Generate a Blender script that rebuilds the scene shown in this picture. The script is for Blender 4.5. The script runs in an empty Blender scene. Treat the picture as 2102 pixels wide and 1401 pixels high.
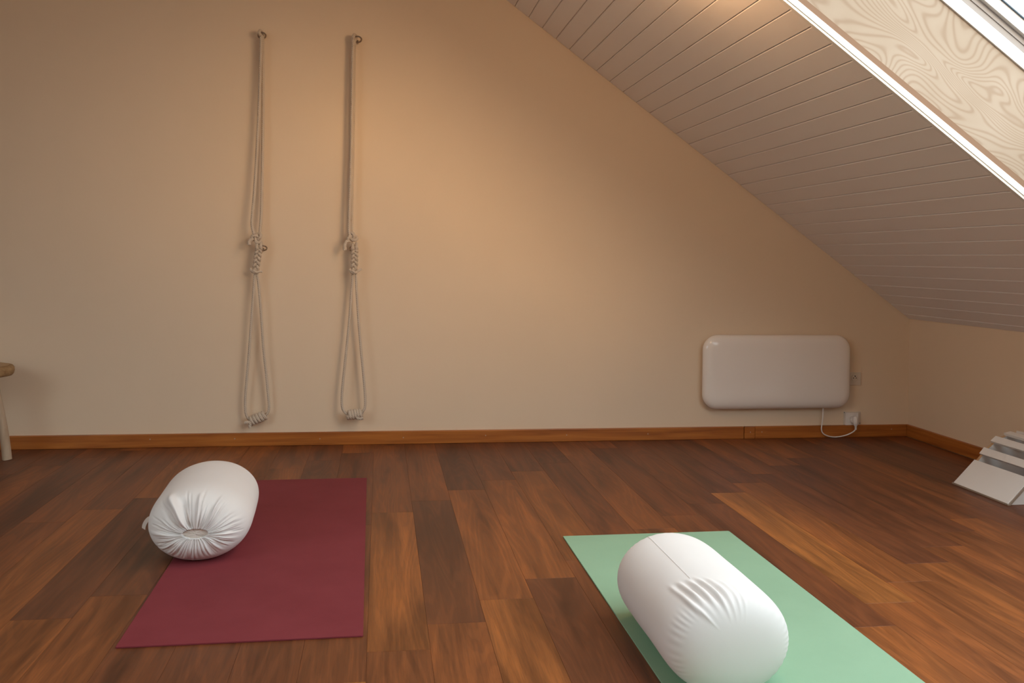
import bpy, bmesh, math, random
from mathutils import Vector, Matrix, noise

random.seed(7)
PI = math.pi
sc = bpy.context.scene
col = sc.collection

# ------------------------------------------------------------------ camera, sky, exposure
IMG_W = 2102.0
cam_d = bpy.data.cameras.new('camera')
cam = bpy.data.objects.new('camera', cam_d)
col.objects.link(cam)
yaw, roll = -0.14122, -0.01323
cam_d.sensor_width = 36.0
cam_d.lens = 36.0 * 1900.0 / IMG_W
cam_d.shift_x = 0.0
cam_d.shift_y = -(700.5 - 530.1) / IMG_W
cam_d.clip_start = 0.02
R = Matrix.Rotation(yaw, 3, 'Z') @ Matrix.Rotation(roll, 3, 'Y')
right, fwd, up = R.col[0], R.col[1], R.col[2]
m = Matrix((right, up, -fwd)).transposed().to_4x4()
m.translation = Vector((0, -5.001, 1.0))
cam.matrix_world = m
sc.camera = cam

sc.view_settings.view_transform = 'Standard'
sc.view_settings.look = 'None'
sc.view_settings.gamma = 1.0
sc.view_settings.use_curve_mapping = False
sc.view_settings.exposure = -0.06
sc.cycles.use_denoising = True
sc.cycles.max_bounces = 14
sc.cycles.diffuse_bounces = 9
sc.cycles.glossy_bounces = 5
sc.cycles.transparent_max_bounces = 12

SKY = 4.7
world = bpy.data.worlds.new('overcast_sky')
sc.world = world
world.use_nodes = True
wn = world.node_tree.nodes
wn['Background'].inputs['Color'].default_value = (0.90, 0.955, 1.0, 1)
wn['Background'].inputs['Strength'].default_value = SKY
# low sun veiled by cloud: a wide, warm, weak disc that shines along the skylight onto the gable wall
SUN_DIR = Vector((1.0, -2.15, .17)).normalized()
sun_d = bpy.data.lights.new('veiled_sun', 'SUN')
sun_d.energy = 2.2
sun_d.angle = math.radians(22)
sun_d.color = (1.0, .57, .25)
sun = bpy.data.objects.new('veiled_sun', sun_d)
col.objects.link(sun)
sun.location = SUN_DIR * 12
sun.rotation_euler = SUN_DIR.to_track_quat('Z', 'Y').to_euler()

# warm room lamp below the roof slope, above the frame: tints the upper wall, glints on the heater
lamp_d = bpy.data.lights.new('room_lamp', 'POINT')
lamp_d.energy = 17.0
lamp_d.color = (1.0, .56, .26)
lamp_d.shadow_soft_size = .11
lamp = bpy.data.objects.new('room_lamp', lamp_d)
col.objects.link(lamp)
lamp.location = (.88, -1.92, 2.06)

# ------------------------------------------------------------------ room measures (metres)
XC, KH, SL = 3.0487, 0.6773, 0.62666      # right wall, its height, roof pitch
CA, SA = math.cos(SL), math.sin(SL)
XR = -1.0                                  # ridge
XL = 2 * XR - XC                           # left wall
ZR = KH + (XC - XR) * math.tan(SL)
YB = -6.4                                  # wall behind the camera
PITCH = 0.0945                             # ceiling boards
HB = 0.0689                                # baseboard height
YS = -1.978                                # near edge of the skylight opening


def slope(s, y, n):
    """Point on the right roof slope: s up from the knee wall, n outwards through the roof."""
    return (XC - s * CA + n * SA, y, KH + s * SA + n * CA)


def slope_left(s, y, n):
    x, yy, z = slope(s, y, n)
    return (2 * XR - x, yy, z)


# ------------------------------------------------------------------ helpers
class MB:
    def __init__(self):
        self.v, self.f, self.mi = [], [], []

    def add(self, vs, fs, mi=0):
        b = len(self.v)
        self.v += [tuple(p) for p in vs]
        self.f += [tuple(b + i for i in f) for f in fs]
        self.mi += [mi] * len(fs)
        return self

    def box(self, x0, x1, y0, y1, z0, z1, fn=None, mi=0):
        P = [(x, y, z) for x in (x0, x1) for y in (y0, y1) for z in (z0, z1)]
        if fn:
            P = [fn(*p) for p in P]
        F = [(0, 1, 3, 2), (4, 6, 7, 5), (0, 4, 5, 1), (2, 3, 7, 6), (0, 2, 6, 4), (1, 5, 7, 3)]
        return self.add(P, F, mi)

    def prism(self, poly, a0, a1, fn, mi=0):
        n = len(poly)
        P = [fn(p[0], p[1], a0) for p in poly] + [fn(p[0], p[1], a1) for p in poly]
        F = [tuple(range(n)), tuple(range(2 * n - 1, n - 1, -1))]
        F += [(i, i + n, (i + 1) % n + n, (i + 1) % n) for i in range(n)]
        return self.add(P, F, mi)

    def tube(self, path, r, seg=8, closed=False, cap=True):
        path = [Vector(p) for p in path]
        n = len(path)
        rr = r if hasattr(r, '__len__') else [r] * n
        T = []
        for i in range(n):
            a = path[(i - 1) % n] if (closed or i > 0) else path[i]
            b = path[(i + 1) % n] if (closed or i < n - 1) else path[i]
            T.append((b - a).normalized())
        nrm = T[0].orthogonal().normalized()
        N = [nrm]
        for i in range(1, n):
            q = T[i - 1].rotation_difference(T[i])
            nrm = q @ nrm
            N.append((nrm - T[i] * nrm.dot(T[i])).normalized())
        vs = []
        for i in range(n):
            B = T[i].cross(N[i])
            for k in range(seg):
                a = 2 * PI * k / seg
                vs.append(path[i] + (N[i] * math.cos(a) + B * math.sin(a)) * rr[i])
        fs = []
        m_ = n if closed else n - 1
        for i in range(m_):
            j = (i + 1) % n
            for k in range(seg):
                l = (k + 1) % seg
                fs.append((i * seg + k, i * seg + l, j * seg + l, j * seg + k))
        if cap and not closed:
            fs.append(tuple(range(seg - 1, -1, -1)))
            fs.append(tuple((n - 1) * seg + k for k in range(seg)))
        return self.add(vs, fs)

    def lathe(self, prof, seg=24, c=(0, 0, 0), wob=None):
        vs = []
        for i, (r, z) in enumerate(prof):
            for k in range(seg):
                a = 2 * PI * k / seg
                w = wob(a) if wob else 1.0
                vs.append((c[0] + r * w * math.cos(a), c[1] + r * w * math.sin(a), c[2] + z))
        fs = []
        for i in range(len(prof) - 1):
            for k in range(seg):
                l = (k + 1) % seg
                fs.append((i * seg + k, i * seg + l, (i + 1) * seg + l, (i + 1) * seg + k))
        fs.append(tuple(range(seg - 1, -1, -1)))
        fs.append(tuple((len(prof) - 1) * seg + k for k in range(seg)))
        return self.add(vs, fs)

    def build(self, name, mats, parent=None, smooth=False, bevel=0.0, bseg=2, origin=None, angle=40):
        root = Vector(parent['at']) if parent is not None else Vector((0, 0, 0))
        o0 = Vector(origin) if origin is not None else root.copy()
        me = bpy.data.meshes.new(name)
        me.from_pydata([Vector(p) - o0 for p in self.v], [], self.f)
        mats = mats if isinstance(mats, (list, tuple)) else [mats]
        for mm in mats:
            me.materials.append(mm)
        if len(mats) > 1:
            me.polygons.foreach_set('material_index', self.mi)
        bm = bmesh.new()
        bm.from_mesh(me)
        bmesh.ops.recalc_face_normals(bm, faces=bm.faces)
        if bevel:
            es = [e for e in bm.edges if len(e.link_faces) == 2 and e.calc_face_angle(0) > 0.5]
            bmesh.ops.bevel(bm, geom=es, offset=bevel, segments=bseg, affect='EDGES', profile=0.5, clamp_overlap=True)
        bm.to_mesh(me)
        bm.free()
        if smooth:
            me.polygons.foreach_set('use_smooth', [True] * len(me.polygons))
            if angle:
                try:
                    me.set_sharp_from_angle(angle=math.radians(angle))
                except Exception:
                    pass
        o = bpy.data.objects.new(name, me)
        col.objects.link(o)
        o.location = o0 - root
        o['at'] = tuple(o0)
        if parent is not None:
            o.parent = parent
        return o


def tag(o, label=None, cat=None, group=None, kind=None):
    if label:
        o['label'] = label
    if cat:
        o['category'] = cat
    if group:
        o['group'] = group
    if kind:
        o['kind'] = kind
    return o


def thing(name, label, cat, at, group=None):
    o = bpy.data.objects.new(name, None)
    o.empty_display_size = 0.05
    col.objects.link(o)
    o.location = at
    o['at'] = tuple(at)
    return tag(o, label, cat, group)


def spline(P, n=10):
    """Catmull-Rom through the points."""
    P = [Vector(p) for p in P]
    out = []
    for i in range(len(P) - 1):
        p0, p1, p2, p3 = P[max(i - 1, 0)], P[i], P[i + 1], P[min(i + 2, len(P) - 1)]
        for k in range(n):
            t = k / n
            out.append(0.5 * ((2 * p1) + (p2 - p0) * t + (2 * p0 - 5 * p1 + 4 * p2 - p3) * t * t + (3 * p1 - p0 - 3 * p2 + p3) * t ** 3))
    out.append(P[-1])
    return out


# ------------------------------------------------------------------ materials
def mat(name, color=(.8, .8, .8), rough=.5, metal=0.0, spec=.5):
    mm = bpy.data.materials.new(name)
    mm.use_nodes = True
    b = mm.node_tree.nodes['Principled BSDF']
    b.inputs['Base Color'].default_value = (*color, 1)
    b.inputs['Roughness'].default_value = rough
    b.inputs['Metallic'].default_value = metal
    b.inputs['Specular IOR Level'].default_value = spec
    return mm


class NT:
    """small node-tree builder"""
    def __init__(self, mm):
        self.t = mm.node_tree
        self.b = self.t.nodes['Principled BSDF']

    def n(self, kind, **kw):
        nd = self.t.nodes.new(kind)
        for k, v in kw.items():
            if k.startswith('_'):
                setattr(nd, k[1:], v)
            else:
                nd.inputs[k.replace('__', ' ')].default_value = v
        return nd

    def l(self, a, b):
        self.t.links.new(a, b)

    def ramp(self, fac, stops):
        r = self.t.nodes.new('ShaderNodeValToRGB')
        while len(r.color_ramp.elements) < len(stops):
            r.color_ramp.elements.new(0.5)
        for e, (p, c) in zip(r.color_ramp.elements, stops):
            e.position = p
            e.color = (*c, 1)
        self.l(fac, r.inputs['Fac'])
        return r

    def coords(self, scale=(1, 1, 1), out='Object', add=None):
        tc = self.t.nodes.new('ShaderNodeTexCoord')
        mp = self.t.nodes.new('ShaderNodeMapping')
        mp.inputs['Scale'].default_value = scale
        self.l(tc.outputs[out], mp.inputs['Vector'])
        if add is not None:
            self.l(add, mp.inputs['Location'])
        return mp.outputs['Vector']

    def bump(self, h, strength=.2, dist=.01):
        bp = self.n('ShaderNodeBump', Strength=strength, Distance=dist)
        self.l(h, bp.inputs['Height'])
        self.l(bp.outputs['Normal'], self.b.inputs['Normal'])
        return bp

    def mix(self, fac, a, b, mode='MIX'):
        mx = self.t.nodes.new('ShaderNodeMix')
        mx.data_type = 'RGBA'
        mx.blend_type = mode
        for val, idx in ((fac, 0), (a, 6), (b, 7)):
            if hasattr(val, 'node'):
                self.l(val, mx.inputs[idx])
            elif isinstance(val, (int, float)):
                mx.inputs[idx].default_value = val
            else:
                mx.inputs[idx].default_value = (*val, 1)
        return mx.outputs[2]


def noisy(name, c1, c2, rough, scale=(20, 20, 20), bump=.1, bdist=.002, bscale=None, spec=.5, detail=4):
    mm = mat(name, c1, rough, spec=spec)
    t = NT(mm)
    nz = t.n('ShaderNodeTexNoise', Scale=1.0, Detail=detail, Roughness=.6)
    t.l(t.coords(scale), nz.inputs['Vector'])
    t.l(t.ramp(nz.outputs['Fac'], [(.3, c1), (.7, c2)]).outputs['Color'], t.b.inputs['Base Color'])
    if bump:
        n2 = t.n('ShaderNodeTexNoise', Scale=1.0, Detail=3.0)
        t.l(t.coords(bscale or scale), n2.inputs['Vector'])
        t.bump(n2.outputs['Fac'], bump, bdist)
    return mm


M = {}
M['wall'] = noisy('cream_wall_paint', (.77, .625, .465), (.79, .645, .485), .85, (1.5, 1.5, 1.5), .12, .002, (70, 70, 70), spec=.25)
M['knee'] = M['wall']
M['ceil'] = noisy('white_board_paint', (.83, .80, .785), (.855, .825, .81), .55, (3, 1, 3), .12, .002, (90, 6, 90), spec=.35)
M['white_trim'] = mat('white_gloss_trim', (.82, .82, .80), .25)
M['frame'] = mat('white_window_paint', (.74, .74, .73), .35)
M['sash_grey'] = mat('grey_window_gasket', (.36, .34, .33), .5)
M['gasket'] = mat('blue_grey_seal', (.06, .11, .16), .5)
M['metal'] = mat('steel', (.42, .38, .33), .28, 1.0)
M['heater'] = mat('heater_enamel', (.88, .83, .78), .10)
M['plastic'] = mat('white_plastic', (.83, .80, .77), .35)
M['plastic_cream'] = mat('cream_plastic', (.66, .585, .49), .4)
M['dark'] = mat('dark_hole', (.02, .017, .015), .7)
M['screw'] = mat('screw_steel', (.46, .36, .27), .5, .3)
M['bench'] = noisy('white_board_lacquer', (.76, .74, .72), (.79, .77, .75), .4, (6, 6, 6), 0)
M['ply_edge'] = noisy('plywood_edge', (.42, .25, .13), (.55, .36, .2), .6, (200, 8, 60), 0)
M['shaded_core'] = noisy('shaded_board_core', (.30, .235, .18), (.38, .30, .235), .7, (200, 8, 60), 0)  # board core with the shade along its edges put into the colour
M['tag'] = mat('cotton_tape', (.74, .70, .65), .9, spec=.1)


def wood_floor():
    mm = mat('reddish_laminate', (.2, .08, .03), .36, spec=.34)
    t = NT(mm)
    at = t.n('ShaderNodeAttribute', _attribute_type='OBJECT', _attribute_name='tone')
    sd = t.n('ShaderNodeAttribute', _attribute_type='OBJECT', _attribute_name='seed')
    cb = t.n('ShaderNodeCombineXYZ')
    t.l(sd.outputs['Fac'], cb.inputs['X'])
    t.l(sd.outputs['Fac'], cb.inputs['Y'])
    t.l(sd.outputs['Fac'], cb.inputs['Z'])
    v = t.coords((1, 1, 1), add=cb.outputs['Vector'])
    # broad streaks along the plank
    mp1 = t.n('ShaderNodeMapping', Scale=(13, 1.1, 1))
    t.l(v, mp1.inputs['Vector'])
    n1 = t.n('ShaderNodeTexNoise', Scale=1.0, Detail=3.0, Roughness=.55, Distortion=.6)
    t.l(mp1.outputs['Vector'], n1.inputs['Vector'])
    # cathedral rings
    mp2 = t.n('ShaderNodeMapping', Scale=(9, .75, 1))
    t.l(v, mp2.inputs['Vector'])
    n2 = t.n('ShaderNodeTexNoise', Scale=1.0, Detail=1.5, Roughness=.4, Distortion=.3)
    t.l(mp2.outputs['Vector'], n2.inputs['Vector'])
    mul = t.n('ShaderNodeMath', _operation='MULTIPLY')
    mul.inputs[1].default_value = 95.0
    t.l(n2.outputs['Fac'], mul.inputs[0])
    sn = t.n('ShaderNodeMath', _operation='SINE')
    t.l(mul.outputs[0], sn.inputs[0])
    # fine pores
    mp3 = t.n('ShaderNodeMapping', Scale=(260, 9, 1))
    t.l(v, mp3.inputs['Vector'])
    n3 = t.n('ShaderNodeTexNoise', Scale=1.0, Detail=3.0, Roughness=.7)
    t.l(mp3.outputs['Vector'], n3.inputs['Vector'])
    tone = t.ramp(at.outputs['Fac'], [(0.0, (.095, .034, .016)), (.3, (.155, .049, .019)), (.55, (.23, .074, .022)), (.8, (.31, .112, .029)), (1.0, (.42, .165, .036))])
    c = t.mix(1.0, tone.outputs['Color'], t.ramp(n1.outputs['Fac'], [(.30, (.56, .53, .51)), (.5, (1, 1, 1)), (.70, (1.40, 1.36, 1.2))]).outputs['Color'], 'MULTIPLY')
    c = t.mix(1.0, c, t.ramp(sn.outputs[0], [(0.0, (.87, .86, .85)), (.45, (1, 1, 1)), (1.0, (1.04, 1.04, 1.02))]).outputs['Color'], 'MULTIPLY')
    c = t.mix(1.0, c, t.ramp(n3.outputs['Fac'], [(.3, (.72, .70, .68)), (.55, (1, 1, 1)), (.8, (1.2, 1.18, 1.1))]).outputs['Color'], 'MULTIPLY')
    t.l(c, t.b.inputs['Base Color'])
    rr = t.n('ShaderNodeMapRange')
    rr.inputs['To Min'].default_value = .34
    rr.inputs['To Max'].default_value = .46
    t.l(n3.outputs['Fac'], rr.inputs['Value'])
    t.l(rr.outputs['Result'], t.b.inputs['Roughness'])
    t.bump(n3.outputs['Fac'], .06, .001)
    return mm


M['floor'] = wood_floor()
M['underlay'] = mat('dark_underlay', (.05, .02, .01), .9)


def plywood():
    mm = mat('pine_plywood', (.5, .36, .22), .5, spec=.3)
    t = NT(mm)
    v = t.coords((1.25, 1, 2.6))
    rot = t.n('ShaderNodeVectorRotate', _rotation_type='Y_AXIS')
    rot.inputs['Angle'].default_value = -SL
    tc = t.t.nodes.new('ShaderNodeTexCoord')
    t.l(tc.outputs['Object'], rot.inputs['Vector'])
    mp = t.n('ShaderNodeMapping', Scale=(1.7, 1.0, 5.0))
    t.l(rot.outputs['Vector'], mp.inputs['Vector'])
    nz = t.n('ShaderNodeTexNoise', Scale=1.0, Detail=1.2, Roughness=.35, Distortion=.55)
    t.l(mp.outputs['Vector'], nz.inputs['Vector'])
    mul = t.n('ShaderNodeMath', _operation='MULTIPLY')
    mul.inputs[1].default_value = 250.0
    t.l(nz.outputs['Fac'], mul.inputs[0])
    sn = t.n('ShaderNodeMath', _operation='SINE')
    t.l(mul.outputs[0], sn.inputs[0])
    half = t.n('ShaderNodeMath', _operation='MULTIPLY_ADD')
    half.inputs[1].default_value = .5
    half.inputs[2].default_value = .5
    t.l(sn.outputs[0], half.inputs[0])
    c = t.ramp(half.outputs[0], [(0.0, (.315, .245, .185)), (.16, (.345, .278, .217)), (.45, (.378, .315, .253)), (1.0, (.385, .325, .262))]).outputs['Color']
    n2 = t.n('ShaderNodeTexNoise', Scale=3.0, Detail=2.0)
    t.l(tc.outputs['Object'], n2.inputs['Vector'])
    c = t.mix(1.0, c, t.ramp(n2.outputs['Fac'], [(.3, (.9, .86, .8)), (.7, (1.05, 1.05, 1.05))]).outputs['Color'], 'MULTIPLY')
    t.l(c, t.b.inputs['Base Color'])
    return mm


M['ply'] = plywood()
M['ply_brown'] = mat('brown_edge_strip', (.22, .125, .07), .6)


def pine_board():
    mm = mat('varnished_pine', (.35, .14, .04), .38, spec=.45)
    t = NT(mm)
    tc = t.t.nodes.new('ShaderNodeTexCoord')
    mp = t.n('ShaderNodeMapping', Scale=(2.2, 2.2, 42))
    t.l(tc.outputs['Object'], mp.inputs['Vector'])
    nz = t.n('ShaderNodeTexNoise', Scale=1.0, Detail=4.0, Roughness=.55, Distortion=.5)
    t.l(mp.outputs['Vector'], nz.inputs['Vector'])
    c = t.ramp(nz.outputs['Fac'], [(.25, (.22, .062, .012)), (.45, (.36, .114, .020)), (.62, (.44, .150, .027)), (.8, (.50, .185, .038))]).outputs['Color']
    mk = t.n('ShaderNodeMapping', Scale=(3.2, 3.2, 9))
    t.l(tc.outputs['Object'], mk.inputs['Vector'])
    vo = t.n('ShaderNodeTexVoronoi', Scale=1.0)
    t.l(mk.outputs['Vector'], vo.inputs['Vector'])
    c = t.mix(1.0, c, t.ramp(vo.outputs['Distance'], [(0.0, (.25, .2, .18)), (.07, (.45, .36, .3)), (.11, (1, 1, 1))]).outputs['Color'], 'MULTIPLY')
    t.l(c, t.b.inputs['Base Color'])
    t.bump(nz.outputs['Fac'], .05, .001)
    return mm


M['pine'] = pine_board()
M['mat_red'] = noisy('burgundy_foam', (.19, .027, .036), (.215, .034, .044), .8, (5, 5, 5), .35, .0008, (420, 420, 420), spec=.3)
M['mat_green'] = noisy('mint_foam', (.268, .445, .300), (.288, .47, .32), .72, (5, 5, 5), .3, .0008, (420, 420, 420), spec=.3)
M['cotton'] = noisy('white_cotton', (.765, .752, .745), (.79, .777, .77), .9, (4, 4, 4), .15, .0006, (900, 900, 900), spec=.12)
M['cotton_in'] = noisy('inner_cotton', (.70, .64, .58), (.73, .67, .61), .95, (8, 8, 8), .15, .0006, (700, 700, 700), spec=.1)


def rope_mat():
    mm = mat('cotton_rope', (.66, .55, .44), .9, spec=.1)
    t = NT(mm)
    w = t.n('ShaderNodeTexWave', _bands_direction='DIAGONAL', Scale=60.0, Distortion=2.0)
    t.l(t.coords(), w.inputs['Vector'])
    t.l(t.ramp(w.outputs['Fac'], [(0, (.56, .475, .385)), (1, (.68, .59, .49))]).outputs['Color'], t.b.inputs['Base Color'])
    t.bump(w.outputs['Fac'], .5, .002)
    return mm


M['rope'] = rope_mat()
M['log'] = noisy('pale_log', (.42, .31, .21), (.55, .44, .33), .75, (30, 30, 4), .4, .003, (40, 40, 6))
M['bark'] = noisy('brown_log_edge', (.23, .13, .055), (.42, .27, .13), .8, (28, 28, 40), .8, .006, (30, 30, 50))
M['log_top'] = noisy('sawn_log_top', (.40, .26, .14), (.5, .35, .2), .7, (9, 9, 9), .1)


def glass_mat():
    mm = bpy.data.materials.new('window_glass')
    mm.use_nodes = True
    nt = mm.node_tree
    nt.nodes.clear()
    o = nt.nodes.new('ShaderNodeOutputMaterial')
    mx = nt.nodes.new('ShaderNodeMixShader')
    tr = nt.nodes.new('ShaderNodeBsdfTransparent')
    tr.inputs['Color'].default_value = (.93, .955, .95, 1)
    gl = nt.nodes.new('ShaderNodeBsdfGlossy')
    gl.inputs['Roughness'].default_value = .02
    fr = nt.nodes.new('ShaderNodeFresnel')
    fr.inputs['IOR'].default_value = 1.45
    # the reflection counts once, at the outer face of the thin pane
    ge = nt.nodes.new('ShaderNodeNewGeometry')
    inv = nt.nodes.new('ShaderNodeMath')
    inv.operation = 'SUBTRACT'
    inv.inputs[0].default_value = 1.0
    nt.links.new(ge.outputs['Backfacing'], inv.inputs[1])
    mu = nt.nodes.new('ShaderNodeMath')
    mu.operation = 'MULTIPLY'
    nt.links.new(fr.outputs['Fac'], mu.inputs[0])
    nt.links.new(inv.outputs[0], mu.inputs[1])
    nt.links.new(mu.outputs[0], mx.inputs['Fac'])
    nt.links.new(tr.outputs['BSDF'], mx.inputs[1])
    nt.links.new(gl.outputs['BSDF'], mx.inputs[2])
    nt.links.new(mx.outputs['Shader'], o.inputs['Surface'])
    return mm


M['glass'] = glass_mat()

# ------------------------------------------------------------------ setting: floor of planks
fl = MB().box(XL - .1, XC + .1, YB - .1, .1, -.05, -.009).build('floor', M['underlay'])
tag(fl, kind='structure')
PW, PL, GAP = 0.1605, 1.285, 0.0004
X0 = -0.021
rng = random.Random(11)
# tones read off the photograph: (row, how many planks beyond the first joint) -> tone
TONE = {(0, 0): .66, (0, -1): .42, (0, 1): .40, (1, 0): .12, (1, 1): .42, (1, -1): .46, (2, 0): .56, (2, -1): .68, (2, 1): .16,
        (3, 0): .58, (3, -1): .22, (3, 1): .30, (4, 0): .40, (4, 1): .62, (4, -1): .44, (5, 0): .34, (5, 1): .30,
        (8, 0): .34, (8, -1): .62, (8, 1): .30, (9, 0): .86, (9, -1): .56, (9, 1): .30, (10, 0): .62, (10, -1): .60,
        (10, 1): .28, (11, 0): .24, (11, -1): .62, (12, 0): .48, (12, -1): .84, (12, 1): .30, (13, 0): .52, (13, -1): .6,
        (14, 0): .55, (14, -1): .22, (15, 0): .35, (-6, 0): .16, (-6, -1): .62, (-5, 0): .14, (-5, -1): .56, (-4, 0): .24, (-4, -1): .36,
        (-3, -1): .24, (-2, -1): .34, (-1, -1): .90, (-7, -1): .5, (-7, 0): .62, (-8, 0): .44}
k0, k1 = -12, 18
for k in range(k0, k1 + 1):
    xa, xb = X0 + k * PW, X0 + (k + 1) * PW
    xb = min(xb, XC)
    if xa > XC - .01:
        break
    base = -2.634 + 0.1625 * k
    while base > -2.0:
        base -= PL
    while base < -2.0 - PL:
        base += PL
    for j in range(-1, 4):
        ya, yb = base + j * PL, base + (j + 1) * PL
        if ya > -0.004 or yb < -4.0:
            continue
        yb = min(yb, -0.0)
        if yb - ya < .02:
            continue
        tone = TONE.get((k, j))
        tone = None if tone is None else .40 + (tone - .40) * .86
        r1 = rng.random()
        r2 = rng.random()
        if tone is None:
            tone = .24 + .34 * r1
        cx_, cy_ = (xa + xb) / 2, (ya + yb) / 2
        p = MB().box(xa + GAP / 2, xb - GAP / 2, ya + GAP / 2, yb - GAP / 2, -.008, 0).build('plank', M['floor'], fl, bevel=.0004, bseg=1, origin=(cx_, cy_, 0))
        p['tone'] = float(tone)
        p['seed'] = round(r2 * 50, 3)
# floor further back, never in view
MB().box(XL, XC, YB, -3.75, -.0089, -.001).build('floor_edge', M['floor'], fl)
MB().box(XL, X0 + k0 * PW, -3.75, 0, -.0089, -.001).build('floor_edge', M['floor'], fl)

# ------------------------------------------------------------------ setting: walls
gable = [(XL, 0), (XC, 0), (XC, KH), (XR, ZR), (XL, KH)]
w = MB().prism([(XL - .3, -.05), (XC + .3, -.05), (XC + .3, KH + .4), (XR, ZR + .7), (XL - .3, KH + .4)], 0, .12, lambda x, z, y: (x, y, z)).build('wall_back', M['wall'])
tag(w, kind='structure')
w = MB().prism([(XL - .3, -.05), (XC + .3, -.05), (XC + .3, KH + .4), (XR, ZR + .7), (XL - .3, KH + .4)], YB - .12, YB, lambda x, z, y: (x, y, z)).build('wall_front', M['wall'])
tag(w, kind='structure')
w = MB().box(XC, XC + .12, YB, 0, -.05, KH + .06).build('wall_right', M['knee'])
tag(w, kind='structure')
w = MB().box(XL - .12, XL, YB, 0, -.05, KH + .06).build('wall_left', M['knee'])
tag(w, kind='structure')

# ------------------------------------------------------------------ setting: ceiling with skylight openings
SLEN = (XC - XR) / CA
OPEN = [(0.40, 2.80, -5.60, YS)]      # right slope
OPEN_L = [(0.8, 3.1, -6.2, -3.3)]                                # left slope: unseen opening, added and sized for fill light


def slab(mb, fn, opens, n0, n1):
    ys = sorted({YB, 0.0} | {o[2] for o in opens} | {o[3] for o in opens})
    for a, b in zip(ys[:-1], ys[1:]):
        hit = [o for o in opens if o[2] < (a + b) / 2 < o[3]]
        segs = [(-.1, SLEN + .0)]
        for o in hit:
            segs = [q for s in segs for q in ((s[0], o[0]), (o[1], s[1]))]
        for s0, s1 in segs:
            mb.box(s0, s1, a, b, n0, n1, fn)


mb = MB()
grow = lambda q: [(a - .018, b + .018, c_ - .018, d + .018) for a, b, c_, d in q]
slab(mb, lambda s, y, n: slope(s, y, n), grow(OPEN), .013, .07)
slab(mb, lambda s, y, n: slope_left(s, y, n), grow(OPEN_L), .013, .07)
ceil = mb.build('ceiling', M['ceil'])
tag(ceil, kind='structure')
c = 0.003
nb = int(SLEN / PITCH) + 2
for i in range(-1, nb):
    s0, s1 = 0.0555 + i * PITCH, 0.0555 + (i + 1) * PITCH
    s0, s1 = max(s0, .001), min(s1, SLEN)
    if s1 - s0 < .01 or s0 > 3.6:
        continue
    g = .0011
    prof = [(s0 + g, .0125), (s0 + g, c), (s0 + g + c, 0), (s1 - g - c, 0), (s1 - g, c), (s1 - g, .0125)]
    yn = YS if OPEN[0][0] < (s0 + s1) / 2 < OPEN[0][1] else -3.3
    cen = slope((s0 + s1) / 2, yn / 2, 0)
    MB().prism(prof, yn, -.004, lambda s, n, y: slope(s, y, n)).build('board', M['ceil'], ceil, origin=cen)


# ------------------------------------------------------------------ setting: skylights
def frame_ring(fn, o, n0, n1, inset0, inset1):
    """a rectangular ring around the opening o, from inset0 (outer) to inset1 (inner)"""
    s0, s1, y0, y1 = o
    mb_ = MB()
    a, b = inset0, inset1
    mb_.box(s0 + a, s1 - a, y1 - b, y1 - a, n0, n1, fn)
    mb_.box(s0 + a, s1 - a, y0 + a, y0 + b, n0, n1, fn)
    mb_.box(s0 + a, s0 + b, y0 + b, y1 - b, n0, n1, fn)
    mb_.box(s1 - b, s1 - a, y0 + b, y1 - b, n0, n1, fn)
    return mb_


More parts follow.
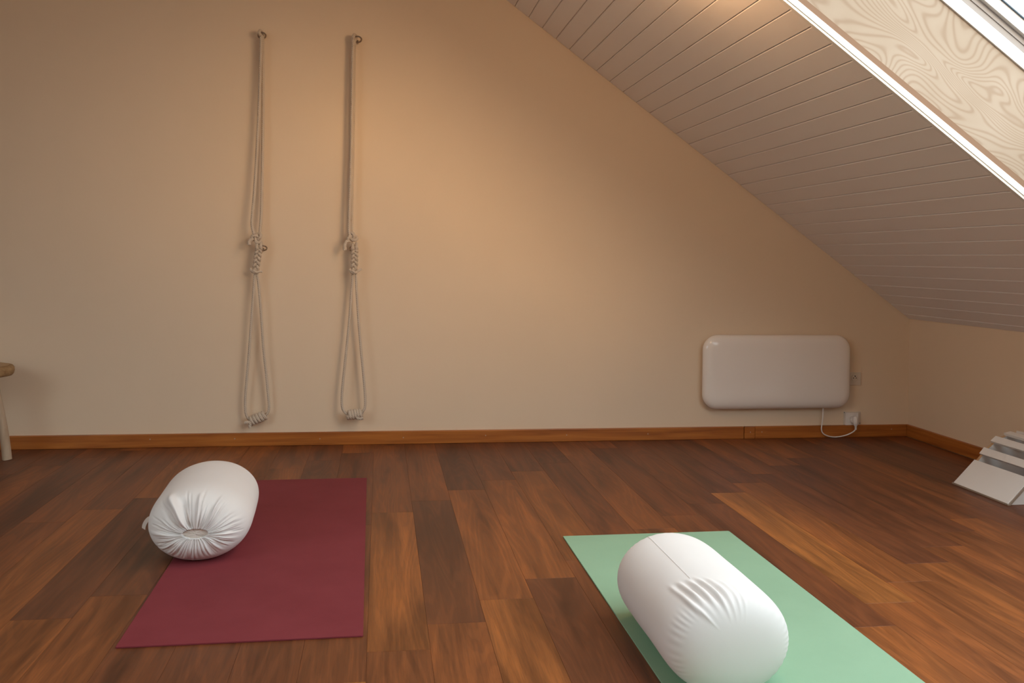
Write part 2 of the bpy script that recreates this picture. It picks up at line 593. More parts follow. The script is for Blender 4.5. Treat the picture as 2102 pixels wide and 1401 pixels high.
def skylight(idx, o, fn, full):
    s0, s1, y0, y1 = o
    at = fn((s0 + s1) / 2, (y0 + y1) / 2, .4)
    win = MB().box(s0 + .03, s1 - .03, y0 + .03, y1 - .03, .500, .506, fn).build('window_%d' % idx, M['glass'], origin=at)
    tag(win, kind='structure')
    t_ = .018
    for a in ((s0, s1, y1, y1 + t_), (s0, s1, y0 - t_, y0), (s0 - t_, s0, y0 - t_, y1 + t_), (s1, s1 + t_, y0 - t_, y1 + t_)):
        MB().box(a[0], a[1], a[2], a[3], .013 if full else .0, .52, fn).build('reveal_panel', M['ply'], win, origin=fn((a[0] + a[1]) / 2, (a[2] + a[3]) / 2, .2))
    if full:
        # white corner bead in two ribs, then a brown strip along the edge of the panel
        for (q0, q1) in ((y1 - .0075, y1 + .004), ):
            p = [(q0, -.004), (q0 + .0, .030), (y1 + .0001, .030), (y1 + .0001, .002), (y1 + .012, .0), (y1 + .012, -.004)]
            MB().prism(p, s0, s1, lambda y, n, s: fn(s, y, n)).build('corner_bead', M['white_trim'], win, bevel=.0012)
        MB().box(s0, s1, y1 - .011, y1 - .0074, .006, .010, fn).build('bead_rib', M['white_trim'], win)
        MB().box(s0, s1, y1 - .004, y1, .030, .052, fn).build('edge_strip', M['ply_brown'], win)
        for (a, b) in ((s0, s0 + .0075), (s1 - .0075, s1)):
            MB().box(a, b, y0, y1, -.004, .030, fn).build('corner_bead', M['white_trim'], win)
    frame_ring(fn, o, .368, .414, .0, .008).build('window_frame', M['frame'], win)
    frame_ring(fn, o, .416, .436, .0, .006).build('frame_rebate', M['sash_grey'], win)
    frame_ring(fn, o, .436, .456, .0, .010).build('frame_gasket', M['sash_grey'], win)
    frame_ring(fn, o, .456, .500, .0, .028).build('sash', M['frame'], win)
    frame_ring(fn, o, .4955, .4995, .0281, .034).build('glazing_seal', M['gasket'], win)
    # portal: guides the daylight that falls through the pane, gives none of its own
    ld = bpy.data.lights.new('daylight_portal', 'AREA')
    ld.shape = 'RECTANGLE'
    ld.size, ld.size_y = (s1 - s0), (y1 - y0)
    ld.cycles.is_portal = True
    lo = bpy.data.objects.new('daylight_portal', ld)
    col.objects.link(lo)
    e1 = (Vector(fn(1, 0, 0)) - Vector(fn(0, 0, 0))).normalized()
    e3 = (Vector(fn(0, 0, 1)) - Vector(fn(0, 0, 0))).normalized()
    e2 = e3.cross(e1)
    mm = Matrix((e1, e2, e3)).transposed().to_4x4()
    mm.translation = Vector(fn((s0 + s1) / 2, (y0 + y1) / 2, .53))
    lo.matrix_world = mm
    return win


skylight(1, OPEN[0], slope, True)

skylight(2, OPEN_L[0], slope_left, False)  # out-of-view skylight, added as fill light

# ------------------------------------------------------------------ setting: baseboards
bb = bpy.data.objects.new('baseboard_back', None)
col.objects.link(bb)
bb['at'] = (0, 0, 0)
tag(bb, kind='structure')


def board(x0, x1, th, screws, name='board'):
    b = MB().box(x0, x1, -th, 0, 0.0, HB).build(name, M['pine'], bb, bevel=.003, origin=((x0 + x1) / 2, 0, HB / 2))
    for x, z in screws:
        mb_ = MB()
        n = 10
        mb_.add([(x + .0032 * math.cos(2 * PI * k / n), y, z + .0032 * math.sin(2 * PI * k / n)) for y in (-th - .0006, -th + .002) for k in range(n)],
                [tuple(range(n)), tuple(range(2 * n - 1, n - 1, -1))] + [(k, (k + 1) % n, n + (k + 1) % n, n + k) for k in range(n)])
        mb_.build('screw_head', M['screw'], b)
    return b


board(XL, 2.043, .018, [(-1.163, .044), (-.740, .041), (-.304, .0345), (.134, .0345), (.577, .040), (1.024, .036), (1.484, .036)])
board(2.0455, 2.108, .0205, [(2.080, .038)])
board(2.1095, XC - .018, .018, [(2.149, .038), (2.9355, .044)])
br = MB().box(XC - .018, XC, YB, 0, 0.0, HB).build('baseboard_right', M['pine'], bevel=.003, origin=(XC, -1, HB / 2))
tag(br, kind='structure')


# ------------------------------------------------------------------ mats
def foam_mat(name, label, m_, x, y, a, w_, l_):
    """x, y: far left corner"""
    ux, uy = (math.cos(a), math.sin(a)), (-math.sin(a), math.cos(a))
    n = 5
    poly = []
    rr = .004
    for (cx_, cy_, a0) in ((rr, -rr, PI / 2), (rr, -l_ + rr, PI), (w_ - rr, -l_ + rr, 1.5 * PI), (w_ - rr, -rr, 0)):
        for i in range(n):
            t = a0 + (PI / 2) * i / (n - 1)
            px, py = cx_ + rr * math.cos(t), cy_ + rr * math.sin(t)
            poly.append((x + px * ux[0] + py * uy[0], y + px * ux[1] + py * uy[1]))
    o = MB().prism(poly, .0002, .0046, lambda p, q, z: (p, q, z)).build(name, m_, origin=(x + w_ / 2, y - l_ / 2, 0), bevel=.0008, bseg=2)
    return tag(o, label, 'mat')


foam_mat('yoga_mat', 'burgundy yoga mat lying flat on the brown floor, left of the green one', M['mat_red'], -.6671, -.7898, .00904, .6193, 1.754)
foam_mat('yoga_mat', 'mint green yoga mat on the floor running out of the bottom edge', M['mat_green'], .6630, -1.7320, .00663, .6255, 1.754)


# ------------------------------------------------------------------ bolsters
def bolster_surface(a, b, L, pw, disp, nt=150, nth=200, t0=-1.0, t1=1.0, flat=.93):
    """ring grid of a soft pillow with an oval section; returns verts (local, y along the axis) and faces.
    t = -1 is the end towards the camera"""
    def P(t, th):
        tt = math.sin(t * PI / 2)
        tt = max(-1, min(1, tt))
        r = max(0.0, 1 - abs(tt) ** pw) ** (1 / 2.2)
        x = a * r * math.cos(th)
        z = b * r * math.sin(th)
        zf = -b * flat
        if z < zf:
            z = zf - (zf - z) * .05
        return Vector((x, tt * L / 2, z)), r
    vs = []
    for i in range(nt + 1):
        u = i / nt
        t = t0 + (t1 - t0) * u
        # crowd rings at the ends
        t = (1 - .55) * t + .55 * math.copysign(1 - (1 - abs(t)) ** 2, t) if abs(t) < 1 else t
        for k in range(nth):
            th = 2 * PI * k / nth
            p, r = P(t, th)
            e = 1e-3
            pa, _ = P(max(-.9999, t - e), th)
            pb, _ = P(min(.9999, t + e), th)
            pc, _ = P(t, th - e)
            pd, _ = P(t, th + e)
            nrm = (pb - pa).cross(pc - pd)
            if nrm.length < 1e-12:
                nrm = Vector((0, math.copysign(1, t), 0))
            nrm.normalize()
            if nrm.dot(Vector((p.x, p.y * .2, p.z))) < 0:
                nrm = -nrm
            d = disp(t, th, r, p)
            vs.append(p + nrm * d)
    fs = []
    for i in range(nt):
        for k in range(nth):
            l = (k + 1) % nth
            fs.append((i * nth + k, i * nth + l, (i + 1) * nth + l, (i + 1) * nth + k))
    return vs, fs


def placed(vs, x, y, z, yw):
    c_, s_ = math.cos(yw), math.sin(yw)
    vs = [(v[0], v[1], max(v[2], .0048 - z)) for v in vs]
    return [(x + v[0] * c_ - v[1] * s_, y + v[0] * s_ + v[1] * c_, z + v[2]) for v in vs]


def sm(a, b, x):
    t = max(0.0, min(1.0, (x - a) / (b - a)))
    return t * t * (3 - 2 * t)


# --- left bolster, gathered end towards the camera
rg = random.Random(5)
PLEATS = []
ang = 0.0
while ang < 2 * PI:
    wd = rg.uniform(.06, .145)
    PLEATS.append((ang + wd / 2, wd, rg.uniform(.45, 1.0), rg.uniform(.62, 1.02), rg.uniform(-.12, .12)))
    ang += wd


def pleat(th, r):
    """sharp-crested gathers: high between the creases, deep in them"""
    h = 0.0
    for c_, wd, am, reach, bend in PLEATS:
        cc = c_ + bend * (r - .3)
        d = (th - cc + PI) % (2 * PI) - PI
        if abs(d) < wd * .9:
            f = math.cos(min(1, abs(d) / (wd * .62)) * PI / 2)
            h = max(h, am * f * (1 - sm(reach - .35, reach, r)))
    return h


CREASES = [(rg.uniform(0, 2 * PI), rg.uniform(.002, .0045), rg.uniform(.6, .97)) for _ in range(34)]
LB = dict(x=-.5881, y=-1.6574, a=.166, b=.1235, L=.593, yaw=.056, pw=6.0)


def disp_left(t, th, r, p):
    n_ = noise.noise(p * 9.0) * .0018 + noise.noise(p * 3.1) * .003
    if p.y < 0 and r < .999:
        k = sm(1.02, .55, r) if False else 1 - sm(.55, 1.0, r) * .75
        h = pleat(th % (2 * PI), r)
        d = .0085 * h * k
        for c_, dp, reach in CREASES:
            dd = (th - c_ + PI) % (2 * PI) - PI
            if abs(dd) < .12:
                d -= dp * math.exp(-(dd * max(r, .3) / .016) ** 2) * sm(.22, .35, r) * (1 - sm(reach - .1, reach + .04, r))
        # two big tucked folds above the opening
        for c_, wd, amp, r0, r1 in ((2.16, .10, .019, .45, .95), (1.93, .11, -.013, .38, .84), (2.42, .07, -.006, .40, .85), (1.50, .05, .009, .30, .88), (1.02, .05, .006, .35, .92)):
            dd = (th - c_ + PI) % (2 * PI) - PI
            d += amp * math.exp(-(dd / wd) ** 2) * sm(r0 - .15, r0 + .05, r) * (1 - sm(r1 - .12, r1 + .05, r))
        # sink towards the drawn opening
        d -= .012 * (1 - sm(.22, .55, r))
        return n_ + d
    return n_


bol = thing('bolster', 'white cotton bolster with a gathered round end on the burgundy mat', 'bolster', (LB['x'], LB['y'], 0), 'white yoga bolsters')
vs, fs = bolster_surface(LB['a'], LB['b'], LB['L'], LB['pw'], disp_left, 150, 320, -.85, .9995)
zc = LB['b'] * .93 + .0050
nth = 320
# the drawn opening is a flat oval, a little below the middle


def drawn(v):
    r = math.hypot(v[0] / LB['a'], v[2] / LB['b'])
    if v[1] > 0 or r > .8:
        return v
    q = 1 - sm(.2, .75, r)
    return Vector((v[0], v[1], v[2] * (1 - .45 * q) - .010 * q))


vs = [drawn(v) for v in vs]
# roll the rim inwards at the gathered opening
rim = [Vector(v) for v in vs[:nth]]
ctr = sum(rim, Vector()) / nth
inner = [ctr + (v - ctr) * .93 + Vector((0, .012, 0)) for v in rim]
inner2 = [ctr + (v - ctr) * .96 + Vector((0, .035, 0)) for v in rim]
base = len(vs)
vs = vs + inner + inner2
for k in range(nth):
    l = (k + 1) % nth
    fs.append((k, l, base + l, base + k))
    fs.append((base + k, base + l, base + nth + l, base + nth + k))
cap = list(range(base - nth - nth * 0, base))
fs.append(tuple(base - nth + k for k in range(nth)))
o = MB().add(placed(vs, LB['x'], LB['y'], zc, LB['yaw']), fs).build('cover', M['cotton'], bol, smooth=True, angle=0)
# inner cushion that shows in the opening
rad = max((v - ctr).length for v in rim)
mbv, mbf = [], []
for i in range(9):
    q = i / 8
    for k in range(48):
        v = rim[int(k * nth / 48)]
        pt = ctr + (v - ctr) * (1.0 * q) + Vector((0, .006 + .004 * q * q + .002 * noise.noise(Vector((q * 3, k * .2, 0))), 0))
        mbv.append(pt)
for i in range(8):
    for k in range(48):
        l = (k + 1) % 48
        mbf.append((i * 48 + k, i * 48 + l, (i + 1) * 48 + l, (i + 1) * 48 + k))
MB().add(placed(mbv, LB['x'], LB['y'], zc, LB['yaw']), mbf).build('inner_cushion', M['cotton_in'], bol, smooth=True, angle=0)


def strap(P, w_, wdir, th_):
    pts = spline(P, 6)
    mb_ = MB()
    wd = Vector(wdir)
    vv, ff = [], []
    for i, p in enumerate(pts):
        tdir = (pts[min(i + 1, len(pts) - 1)] - pts[max(i - 1, 0)]).normalized()
        nn = tdir.cross(wd).normalized()
        for a_, b_ in ((-1, -1), (1, -1), (1, 1), (-1, 1)):
            vv.append(p + wd * (a_ * w_ / 2) + nn * (b_ * th_ / 2))
    for i in range(len(pts) - 1):
        for k in range(4):
            l = (k + 1) % 4
            ff.append((i * 4 + k, i * 4 + l, (i + 1) * 4 + l, (i + 1) * 4 + k))
    ff += [(0, 1, 2, 3), tuple(len(vv) - 4 + k for k in range(4))]
    return mb_.add(vv, ff)


strap([(-.732, -1.80, .132), (-.746, -1.803, .126), (-.7555, -1.805, .115), (-.761, -1.806, .102), (-.762, -1.806, .092)], .0125, (.84, 0, -.54), .003).build('loop_tag', M['tag'], bol)

# --- right bolster, plain, with pulled folds at the near shoulder
RB = dict(x=.8057, y=-2.7319, a=.1535, b=.1265, L=.570, yaw=.0096, pw=9.0)
FOLDS = [  # axial position, angle, length, width, height, slant
    (-0.199, 1.98, 0.055, 0.0047, .0058, -.12), (-0.206, 1.83, 0.062, 0.0043, .0062, -.16), (-0.216, 1.68, 0.055, 0.0039, .0050, -.20),
    (-0.192, 2.13, 0.060, 0.0051, .0060, -.10), (-0.184, 2.30, 0.070, 0.0055, .0052, -.06), (-0.230, 2.24, 0.058, 0.0047, .0046, -.10),
    (-0.224, 1.54, 0.043, 0.0039, .0036, -.22), (-0.239, 1.40, 0.036, 0.0035, .0026, -.25), (-0.204, 1.90, 0.050, 0.0033, -.0055, -.14),
    (-0.212, 1.755, 0.048, 0.0031, -.0050, -.18), (-0.194, 2.06, 0.053, 0.0037, -.0052, -.11), (-0.190, 2.215, 0.055, 0.0039, -.0045, -.08)]


def disp_right(t, th, r, p):
    n_ = noise.noise(p * 7.0) * .0014 + noise.noise(p * 3.1 + Vector((4, 1, 2))) * .003
    d = 0.0
    if p.y < -.02:
        rad_ = .14
        for (u, a_, ln, wd, am, sl) in FOLDS:
            du = p.y - u
            dth = ((th - a_ + PI) % (2 * PI) - PI) * rad_
            w_ = dth + sl * du
            if abs(du) < 3 * ln and abs(w_) < 3.2 * wd:
                q = .55 + .9 * (.5 + .5 * noise.noise(Vector((p.x * 30 + a_ * 9, p.y * 26, p.z * 30))))
                d += .8 * am * q * sm(.45, .85, r) * math.exp(-(w_ / wd) ** 2 - (du / ln) ** 4)
    # faint gathers round the rims
    if r < .985:
        d += .0005 * math.sin(th * 46 + 3 * math.sin(th * 5)) * (1 - sm(.90, .985, r)) * sm(.75, .9, r)
    return n_ + d


bol2 = thing('bolster', 'plain white cotton bolster with pulled folds on the mint green mat', 'bolster', (RB['x'], RB['y'], 0), 'white yoga bolsters')
vs, fs = bolster_surface(RB['a'], RB['b'], RB['L'], RB['pw'], disp_right, 220, 300, -.9995, .9995)
fs.append(tuple(range(300)))
fs.append(tuple(220 * 300 + k for k in range(300)))
zc2 = RB['b'] * .93 + .0050
MB().add(placed(vs, RB['x'], RB['y'], zc2, RB['yaw']), fs).build('cover', M['cotton'], bol2, smooth=True, angle=0)


def on_right(u, th, off=.0004):
    tt = u / (RB['L'] / 2)
    r = max(0.0, 1 - abs(tt) ** RB['pw']) ** (1 / 2.2)
    p = Vector((RB['a'] * r * math.cos(th), u, RB['b'] * r * math.sin(th)))
    t_ = 2 / PI * math.asin(tt)
    nr = Vector((math.cos(th) / RB['a'], 0, math.sin(th) / RB['b'])).normalized()
    return p + nr * (disp_right(t_, th, r, p) + off)


seam = [on_right(-.13 + .40 * i / 50, 1.98 - .0 * i) for i in range(51)]
MB().tube(placed(seam, RB['x'], RB['y'], zc2, RB['yaw']), .0006, 6).build('long_seam', M['cotton'], bol2, smooth=True)

# ------------------------------------------------------------------ wall ropes
RR = .0082


def ring_bolt(at, label):
    x, y, z = at
    t_ = thing('wall_hook', label, 'hook', (x, 0, z), 'steel ring hooks holding the wall ropes')
    MB().tube([(x + .020 * math.cos(2 * PI * k / 28), y - .020 * math.sin(2 * PI * k / 28) * .80, z - .006 + .020 * math.sin(2 * PI * k / 28) * .60) for k in range(28)], .0042, 8, closed=True).build('ring', M['metal'], t_, smooth=True)
    MB().tube([(x, y + .014, z + .004 - .012), (x, y + .02, z - .016), (x, -.001, z - .018)], .0046, 8).build('shank', M['metal'], t_, smooth=True)
    return t_


ring_bolt((-.626, -.045, 2.149), 'steel ring hook at the top of the left wall rope')
ring_bolt((-.1345, -.045, 2.151), 'steel ring hook at the top of the right wall rope, ring showing beside it')
ring_bolt((-.606, -.050, 1.043), 'steel ring hook at mid wall carrying the left braided loop')
ring_bolt((-.142, -.050, 1.045), 'steel ring hook at mid wall carrying the right braided loop')


def knot(cx_, cy_, cz_, s, r, rot=0.0):
    pts = []
    for k in range(72):
        t = 2 * PI * k / 72
        x = math.sin(t) + 2 * math.sin(2 * t)
        z = math.cos(t) - 2 * math.cos(2 * t)
        y = -math.sin(3 * t) * 1.1
        xr = x * math.cos(rot) - z * math.sin(rot)
        zr = x * math.sin(rot) + z * math.cos(rot)
        pts.append((cx_ + s * xr, cy_ + s * y * .8, cz_ + s * zr))
    return MB().tube(pts, r, 9, closed=True)


def upper_rope(label, at, strands, ring, kn, krot, tail):
    t_ = thing('wall_rope', label, 'rope', at, 'doubled ropes hung from the top hooks')
    for s in strands:
        MB().tube(spline(s, 8), RR, 9).build('strand', M['rope'], t_, smooth=True)
    x, y, z = ring
    a, b = Vector(strands[0][0]), Vector(strands[1][0])
    top = spline([a + Vector((0, 0, -.004)), (x - .010, y - .030, z + .002), (x - .006, y - .012, z + .018), (x + .002, y + .004, z + .006), b + Vector((0, 0, -.004))], 6)
    MB().tube(top, RR, 9).build('top_loop', M['rope'], t_, smooth=True)
    knot(kn[0], kn[1], kn[2], .0085, RR, krot).build('knot', M['rope'], t_, smooth=True)
    MB().tube(spline(tail, 6), [RR * (1 + .25 * i / 18) for i in range(19)], 9).build('tail', M['rope'], t_, smooth=True)
    return t_


upper_rope('doubled cotton rope hanging from the top left wall hook down to mid wall', (-.62, 0, 1.09),
           [[(-0.6266, -0.06, 2.140), (-0.6284, -0.0600, 2.0206), (-0.6314, -0.0620, 1.8173), (-0.6359, -0.065, 1.6395), (-0.6429, -0.068, 1.4621), (-0.6502, -0.0719, 1.3102), (-0.6568, -0.0762, 1.2091), (-0.658, -0.0806, 1.1535), (-0.6460, -0.085, 1.1083)],
            [(-0.6217, -0.04, 2.140), (-0.6201, -0.0400, 2.0236), (-0.616, -0.0405, 1.8203), (-0.6146, -0.041, 1.6424), (-0.6146, -0.043, 1.4647), (-0.6148, -0.046, 1.3124), (-0.6166, -0.0529, 1.1856), (-0.6229, -0.058, 1.1000)]],
           (-.626, -.045, 2.147), (-.633, -.074, 1.0886), .4,
           [(-0.6504, -0.085, 1.0831), (-0.6600, -0.0900, 1.0790), (-0.6690, -0.0930, 1.0680), (-0.6688, -0.094, 1.0520)])
upper_rope('doubled cotton rope hanging from the top right wall hook down to mid wall', (-.15, 0, 1.09),
           [[(-0.1562, -0.062, 2.143), (-0.1576, -0.0630, 2.0138), (-0.1578, -0.0643, 1.8341), (-0.1581, -0.0664, 1.5777), (-0.1604, -0.0686, 1.3727), (-0.1634, -0.0707, 1.2191), (-0.1636, -0.0729, 1.1423), (-0.1606, -0.075, 1.1050)],
            [(-0.1500, -0.040, 2.143), (-0.1508, -0.0390, 2.0194), (-0.1497, -0.0390, 1.8389), (-0.1501, -0.0393, 1.5812), (-0.1525, -0.0407, 1.3751), (-0.1529, -0.0421, 1.2206), (-0.1519, -0.0436, 1.1434), (-0.1515, -0.050, 1.1050)]],
           (-.145, -.045, 2.149), (-.148, -.073, 1.0990), 1.3,
           [(-0.1649, -0.085, 1.0807), (-0.1790, -0.0890, 1.0740), (-0.185, -0.0920, 1.0540), (-0.1841, -0.093, 1.0320)])


def lower_rope(label, at, braid, tie, loop, hand, stubs, ring):
    t_ = thing('loop_rope', label, 'rope', at, 'braided rope loops hung from the middle hooks')
    B = [Vector(p) for p in spline(braid, 12)]
    n = len(B) * 2
    for k in range(3):
        ph = 2 * PI * k / 3
        pts = []
        for i in range(n):
            u = i / (n - 1)
            f = u * (len(B) - 1)
            i0 = min(int(f), len(B) - 2)
            c_ = B[i0].lerp(B[i0 + 1], f - i0)
            w_ = 2 * PI * 2.1 * u + ph
            amp = .0125 * (1 - .35 * sm(.8, 1, u))
            pts.append(c_ + Vector((amp * math.sin(w_), -.0072 * math.sin(2 * w_), 0)))
        MB().tube(pts, .0075, 8).build('braid_strand', M['rope'], t_, smooth=True)
    x, y, z = ring
    b0 = B[0]
    for dx, dz in ((-.010, 0.0), (.010, .004)):
        MB().tube(spline([(b0.x + dx, b0.y - .008, b0.z - .012), (b0.x + dx, b0.y - .010, z + .004 + dz), (b0.x + dx * .9, y - .012, z + .022 + dz), (b0.x + dx * .8, y + .010, z + .006), (b0.x + dx * .7, y + .010, b0.z - .020)], 6), .0075, 8).build('hook_loop', M['rope'], t_, smooth=True)
    c_ = Vector(tie[len(tie) // 2])
    MB().tube([(c_.x + .015 * math.cos(2 * PI * k / 24), c_.y + .012 + .017 * math.sin(2 * PI * k / 24), c_.z + .006 + .004 * math.sin(4 * PI * k / 24)) for k in range(24)], .0072, 8, closed=True).build('tie_wrap', M['rope'], t_, smooth=True)
    MB().tube(spline(tie, 6), .0060, 8).build('tie_cord', M['rope'], t_, smooth=True)
    MB().tube(spline(loop, 8), .0068, 9).build('loop', M['rope'], t_, smooth=True)
    a, b = Vector(hand[0]), Vector(hand[1])
    d = b - a
    ln = d.length
    d.normalize()
    e1 = Vector((0, -1, 0))
    e2 = d.cross(e1).normalized()
    turns = 5.6
    pts = []
    for i in range(int(turns * 18) + 1):
        w_ = 2 * PI * i / 18
        rr_ = .0195 - .003 * abs(i / (turns * 18) - .5)
        pts.append(a + d * (ln * i / (turns * 18)) + (e1 * math.cos(w_) + e2 * math.sin(w_)) * rr_)
    MB().tube(pts, .0088, 8).build('handle_wrap', M['rope'], t_, smooth=True)
    for s in stubs:
        MB().tube(spline(s, 5), .0085, 9).build('rope_end', M['rope'], t_, smooth=True)
    return t_


lower_rope('braided cotton rope loop with wrapped handle on the left wall hook', (-.63, 0, .14),
           [(-0.622, -0.075, 1.046), (-0.6254, -0.0725, 1.0207), (-0.6302, -0.070, 0.9878), (-0.635, -0.0665, 0.9524), (-0.6373, -0.062, 0.918)],
           [(-0.6645, -0.075, 0.932), (-0.6569, -0.080, 0.917), (-0.6397, -0.082, 0.9091), (-0.6202, -0.080, 0.9149), (-0.6055, -0.075, 0.915)],
           [(-0.6423, -0.060, 0.9118), (-0.6465, -0.058, 0.8561), (-0.6556, -0.055, 0.7043), (-0.6678, -0.050, 0.502), (-0.6793, -0.045, 0.3504), (-0.6856, -0.042, 0.2493), (-0.6852, -0.040, 0.1988), (-0.6794, -0.040, 0.1684), (-0.6644, -0.040, 0.143), (-0.6421, -0.040, 0.1386), (-0.6127, -0.040, 0.1480), (-0.5883, -0.040, 0.1598), (-0.5713, -0.040, 0.1778), (-0.5657, -0.040, 0.2027), (-0.5670, -0.042, 0.2433), (-0.5802, -0.045, 0.3752), (-0.597, -0.050, 0.5272), (-0.6104, -0.055, 0.7045), (-0.6235, -0.058, 0.8436), (-0.634, -0.060, 0.9119)],
           [(-.664, -.042, .1330), (-.5790, -.042, .1690)],
           [[(-.650, -.058, .1320), (-.672, -.060, .1330), (-.684, -.058, .1310)], [(-.655, -.056, .1240), (-.660, -.058, .1130), (-.657, -.058, .1060)]], (-.606, -.050, 1.041))
lower_rope('braided cotton rope loop with wrapped handle on the right wall hook', (-.13, 0, .14),
           [(-0.1348, -0.077, 1.050), (-0.1345, -0.075, 1.0277), (-0.1341, -0.073, 0.9944), (-0.135, -0.070, 0.9585), (-0.1358, -0.066, 0.9226)],
           [(-0.1583, -0.077, 0.9328), (-0.1506, -0.083, 0.9201), (-0.1353, -0.086, 0.9126), (-0.1153, -0.083, 0.923), (-0.0977, -0.077, 0.9335)],
           [(-0.1432, -0.065, 0.9123), (-0.146, -0.065, 0.8355), (-0.1575, -0.065, 0.6561), (-0.1728, -0.065, 0.4769), (-0.1861, -0.065, 0.3362), (-0.1904, -0.065, 0.2595), (-0.1886, -0.065, 0.2134), (-0.1791, -0.065, 0.1872), (-0.1587, -0.065, 0.1691), (-0.1334, -0.065, 0.1667), (-0.1031, -0.065, 0.1715), (-0.0831, -0.065, 0.1842), (-0.0707, -0.065, 0.2046), (-0.069, -0.065, 0.2508), (-0.0781, -0.065, 0.3613), (-0.0938, -0.065, 0.5024), (-0.1085, -0.065, 0.6563), (-0.1206, -0.065, 0.81), (-0.127, -0.065, 0.9125)],
           [(-.1600, -.067, .1660), (-.0840, -.067, .1745)],
           [[(-.112, -.082, .1530), (-.094, -.084, .1500), (-.080, -.082, .1520)]], (-.142, -.050, 1.043))

# ------------------------------------------------------------------ wall heater
hx0, hx1, hz0, hz1 = 1.785, 2.659, .1735, .5885
ht = thing('wall_heater', 'white rounded rectangular heater panel mounted low on the back wall', 'heater', ((hx0 + hx1) / 2, 0, hz0))


def rrect(x0, x1, z0, z1, r, n=10):
    P = []
    for (cx_, cz_, a0) in ((x1 - r, z1 - r, 0), (x0 + r, z1 - r, PI / 2), (x0 + r, z0 + r, PI), (x1 - r, z0 + r, 1.5 * PI)):
        for i in range(n):
            t = a0 + (PI / 2) * i / (n - 1)
            P.append((cx_ + r * math.cos(t), cz_ + r * math.sin(t)))
    return P


prof = [(.030, -.028), (.012, -.030), (.003, -.034), (0, -.042), (.001, -.049), (.005, -.057), (.011, -.0635), (.018, -.0685), (.026, -.0725), (.036, -.0757), (.048, -.0780), (.062, -.0793), (.078, -.080)]
vv, ff = [], []
npt = 40
for ins, y in prof:
    for (x, z) in rrect(hx0 + ins, hx1 - ins, hz0 + ins, hz1 - ins, max(.085 - ins, .012)):
        vv.append((x, y, z))
for i in range(len(prof) - 1):
    for k in range(npt):
        l = (k + 1) % npt
        ff.append((i * npt + k, i * npt + l, (i + 1) * npt + l, (i + 1) * npt + k))
ff.append(tuple(range(npt)))
ff.append(tuple((len(prof) - 1) * npt + k for k in range(npt)))
MB().add(vv, ff).build('front_panel', M['heater'], ht, smooth=True, angle=50)
MB().box(hx0 + .10, hx0 + .16, -.029, 0, hz0 + .06, hz1 - .06).build('wall_bracket', M['plastic'], ht)
MB().box(hx1 - .16, hx1 - .10, -.029, 0, hz0 + .06, hz1 - .06).build('wall_bracket', M['plastic'], ht)
cord = [(2.507, -.034, .195), (2.507, -.034, .165), (2.5048, -.033, .1077), (2.4997, -.031, .0523), (2.5128, -.030, .0250), (2.5504, -.030, .0092), (2.5948, -.030, .0058), (2.6479, -.032, .0152), (2.6833, -.040, .0332), (2.6960, -.047, .0480), (2.6975, -.050, .0560)]
MB().tube(spline(cord, 8), .0036, 9).build('power_cord', M['plastic'], ht, smooth=True)
pl = MB().tube([(2.6975, -.050, .050), (2.6975, -.050, .070), (2.6970, -.050, .074), (2.6965, -.049, .090), (2.6960, -.046, .108), (2.6960, -.040, .118)], [.0055, .0065, .0105, .0125, .0135, .0100], 12).build('plug', M['plastic'], ht, smooth=True, angle=60)
MB().tube([(2.696, -.034, .100), (2.696, -.019, .100)], .0165, 14).build('plug_head', M['plastic'], pl, smooth=True)


# ------------------------------------------------------------------ wall sockets
def disc(mb_, x, z, r, y0, y1, n=24):
    return mb_.add([(x + r * math.cos(2 * PI * k / n), y, z + r * math.sin(2 * PI * k / n)) for y in (y0, y1) for k in range(n)],
                   [tuple(range(n)), tuple(range(2 * n - 1, n - 1, -1))] + [(k, (k + 1) % n, n + (k + 1) % n, n + k) for k in range(n)])


def annulus(x, z, r0, r1, y0, y1, n=28):
    mb_ = MB()
    vv_, ff_ = [], []
    for (r, y) in ((r0, y0), (r1, y0), (r1, y1), (r0, y1)):
        vv_ += [(x + r * math.cos(2 * PI * k / n), y, z + r * math.sin(2 * PI * k / n)) for k in range(n)]
    for q in range(4):
        w_ = (q + 1) % 4
        for k in range(n):
            l = (k + 1) % n
            ff_.append((q * n + k, q * n + l, w_ * n + l, w_ * n + k))
    return mb_.add(vv_, ff_)


so = thing('wall_socket', 'cream wall socket half hidden behind the right edge of the heater', 'socket', (2.712, 0, .334), 'wall sockets by the heater')
MB().box(2.675, 2.7485, -.009, 0, .297, .371).build('cover_plate', M['plastic_cream'], so, bevel=.003)
annulus(2.7105, .339, .0165, .0205, -.0115, -.008).build('socket_rim', M['plastic_cream'], so, smooth=True)
disc(MB(), 2.7105, .339, .0165, -.0096, -.008).build('socket_well', M['plastic_cream'], so)
for dx, dz in ((-.0085, .0), (.0085, .0)):
    disc(MB(), 2.7105 + dx, .339 + dz, .0030, -.0100, -.0090, 12).build('contact_hole', M['dark'], so)
MB().tube([(2.7105, -.009, .3500), (2.7105, -.016, .3500)], .0028, 10).build('earth_pin', M['dark'], so)

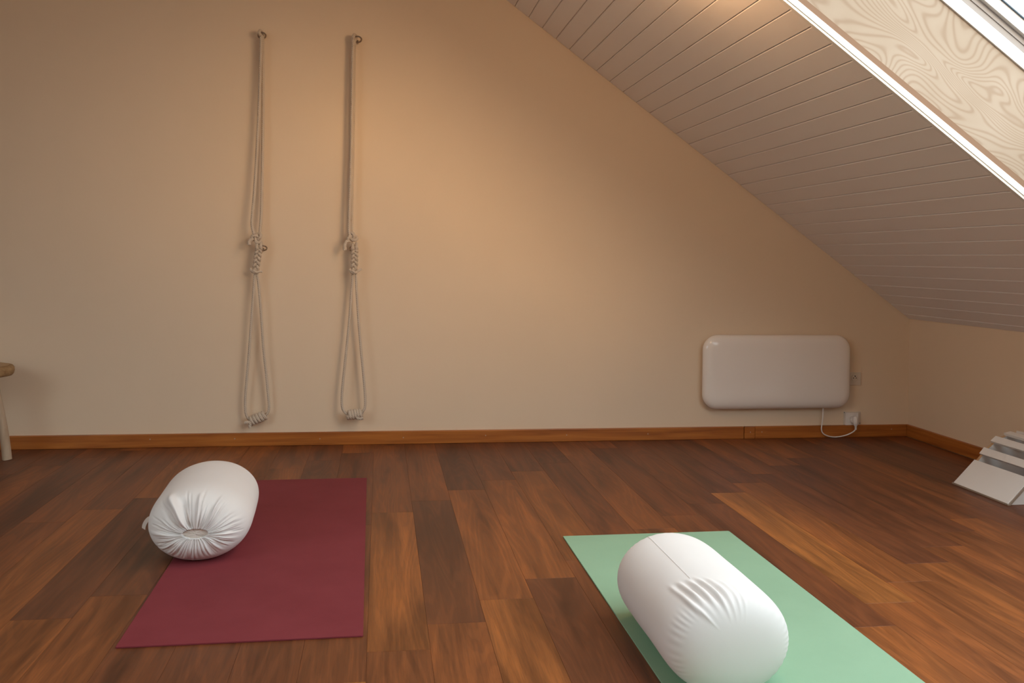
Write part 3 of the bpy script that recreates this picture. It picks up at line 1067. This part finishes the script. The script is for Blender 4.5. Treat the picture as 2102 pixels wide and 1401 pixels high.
so = thing('wall_socket', 'white wall socket with the heater plug in it, just above the baseboard', 'socket', (2.700, 0, .105), 'wall sockets by the heater')
MB().box(2.648, 2.752, -.004, 0, HB + .0005, .1455).build('back_plate', M['plastic_cream'], so, bevel=.0015)
fr_ = MB()
for (x0, x1, z0, z1) in ((2.655, 2.731, .131, .140), (2.655, 2.731, HB + .001, .078), (2.655, 2.664, .078, .131), (2.722, 2.731, .078, .131)):
    fr_.box(x0, x1, -.016, -.004, z0, z1)
fr_.build('socket_frame', M['plastic'], so)
MB().box(2.664, 2.722, -.012, -.004, .078, .131).build('socket_insert', M['plastic'], so)
annulus(2.696, .103, .0175, .0215, -.0150, -.011).build('socket_rim', M['plastic'], so, smooth=True)
disc(MB(), 2.6515, .1405, .0026, -.0046, -.0036, 10).build('screw_hole', M['dark'], so)
disc(MB(), 2.7470, .0780, .0026, -.0046, -.0036, 10).build('screw_hole', M['dark'], so)

# ------------------------------------------------------------------ slatted arched back bench by the right wall
bx, by0, by1 = 2.597, -1.480, -1.105
be = thing('backbend_bench', 'low white slatted back arch bench on the floor against the right wall', 'bench', (2.80, (by0 + by1) / 2, 0))
cheek = [(2.604, .0015), (2.612, .0015), (3.020, .0015), (3.020, .150), (3.005, .190), (2.955, .214), (2.895, .222), (2.850, .216), (2.806, .196), (2.762, .160), (2.722, .116), (2.690, .082)]
for ya, yb in ((by1 - .016, by1), (by0 + .001, by0 + .017)):
    o = MB().prism(cheek, ya, yb, lambda x, z, y: (x, y, z)).build('side_panel', [M['bench'], M['ply_edge']], be)
    for p in o.data.polygons:
        p.material_index = 0 if abs(p.normal.y) > .5 else 1


def slat(p, q, th_, y0, y1, name, mats):
    p, q = Vector((p[0], 0, p[1])), Vector((q[0], 0, q[1]))
    d = (q - p).normalized()
    nn = Vector((-d.z, 0, d.x))
    poly = [p, q, q - nn * th_, p - nn * th_]
    o_ = MB().prism([(v.x, v.z) for v in poly], y0, y1, lambda x, z, y: (x, y, z)).build(name, mats, be, bevel=.0012, bseg=1)
    return o_


slat((2.5965, .0015), (2.704, .109), .010, by0 - .0015 + .006, by1 - .001, 'front_board', M['bench'])
slat((2.5968, .0012), (2.704, .1085), .011, by0 - .002, by0 + .0022, 'shaded_edge_band', M['shaded_core'])  # strip coloured as the shaded gap between front board and cheek
MB().box(2.5945, 2.5972, by0 - .002, by1 - .001, .0008, .0075).build('shaded_edge_band', M['shaded_core'], be)  # lower board edge in shadow, painted as a darker strip
slat((2.726, .137), (2.750, .165), .014, by0, by1 - .001, 'slat', M['bench'])
slat((2.781, .193), (2.808, .216), .014, by0, by1 - .001, 'slat', M['bench'])
slat((2.848, .229), (2.882, .236), .014, by0, by1 - .001, 'slat', M['bench'])
slat((2.912, .238), (2.950, .232), .014, by0, by1 - .001, 'slat', M['bench'])
slat((2.975, .224), (3.018, .196), .014, by0, by1 - .001, 'slat', M['bench'])

# ------------------------------------------------------------------ log stool at the left edge
sx, sy = -1.940, -.25
st = thing('log_stool', 'rustic stool with thick log slice seat at the left edge by the wall', 'stool', (sx, sy, 0))
wob = lambda a: 1 + .025 * math.sin(2 * a + .4) + .015 * math.sin(5 * a + 1)
MB().lathe([(.150, .400), (.176, .403), (.183, .412), (.186, .426), (.185, .440), (.178, .4495), (.165, .4525)], 48, (sx, sy, 0), wob).build('seat', M['bark'], st, smooth=True, angle=50)
MB().lathe([(.164, .4518), (.160, .4535)], 48, (sx, sy, 0), wob).build('seat_top', M['log_top'], st)
for a in (0.0, PI / 2, PI, 1.5 * PI):
    ca_, sa_ = math.cos(a), math.sin(a)
    pts = [(sx + ca_ * (.112 + .062 * (1 - u)) + .004 * math.sin(5 * u + a), sy + sa_ * (.112 + .062 * (1 - u)), .0005 + .402 * u) for u in [i / 8 for i in range(9)]]
    MB().tube(pts, [.0215, .0212, .0205, .0200, .0195, .019, .0185, .018, .0175], 14).build('leg', M['log'], st, smooth=True, angle=60)
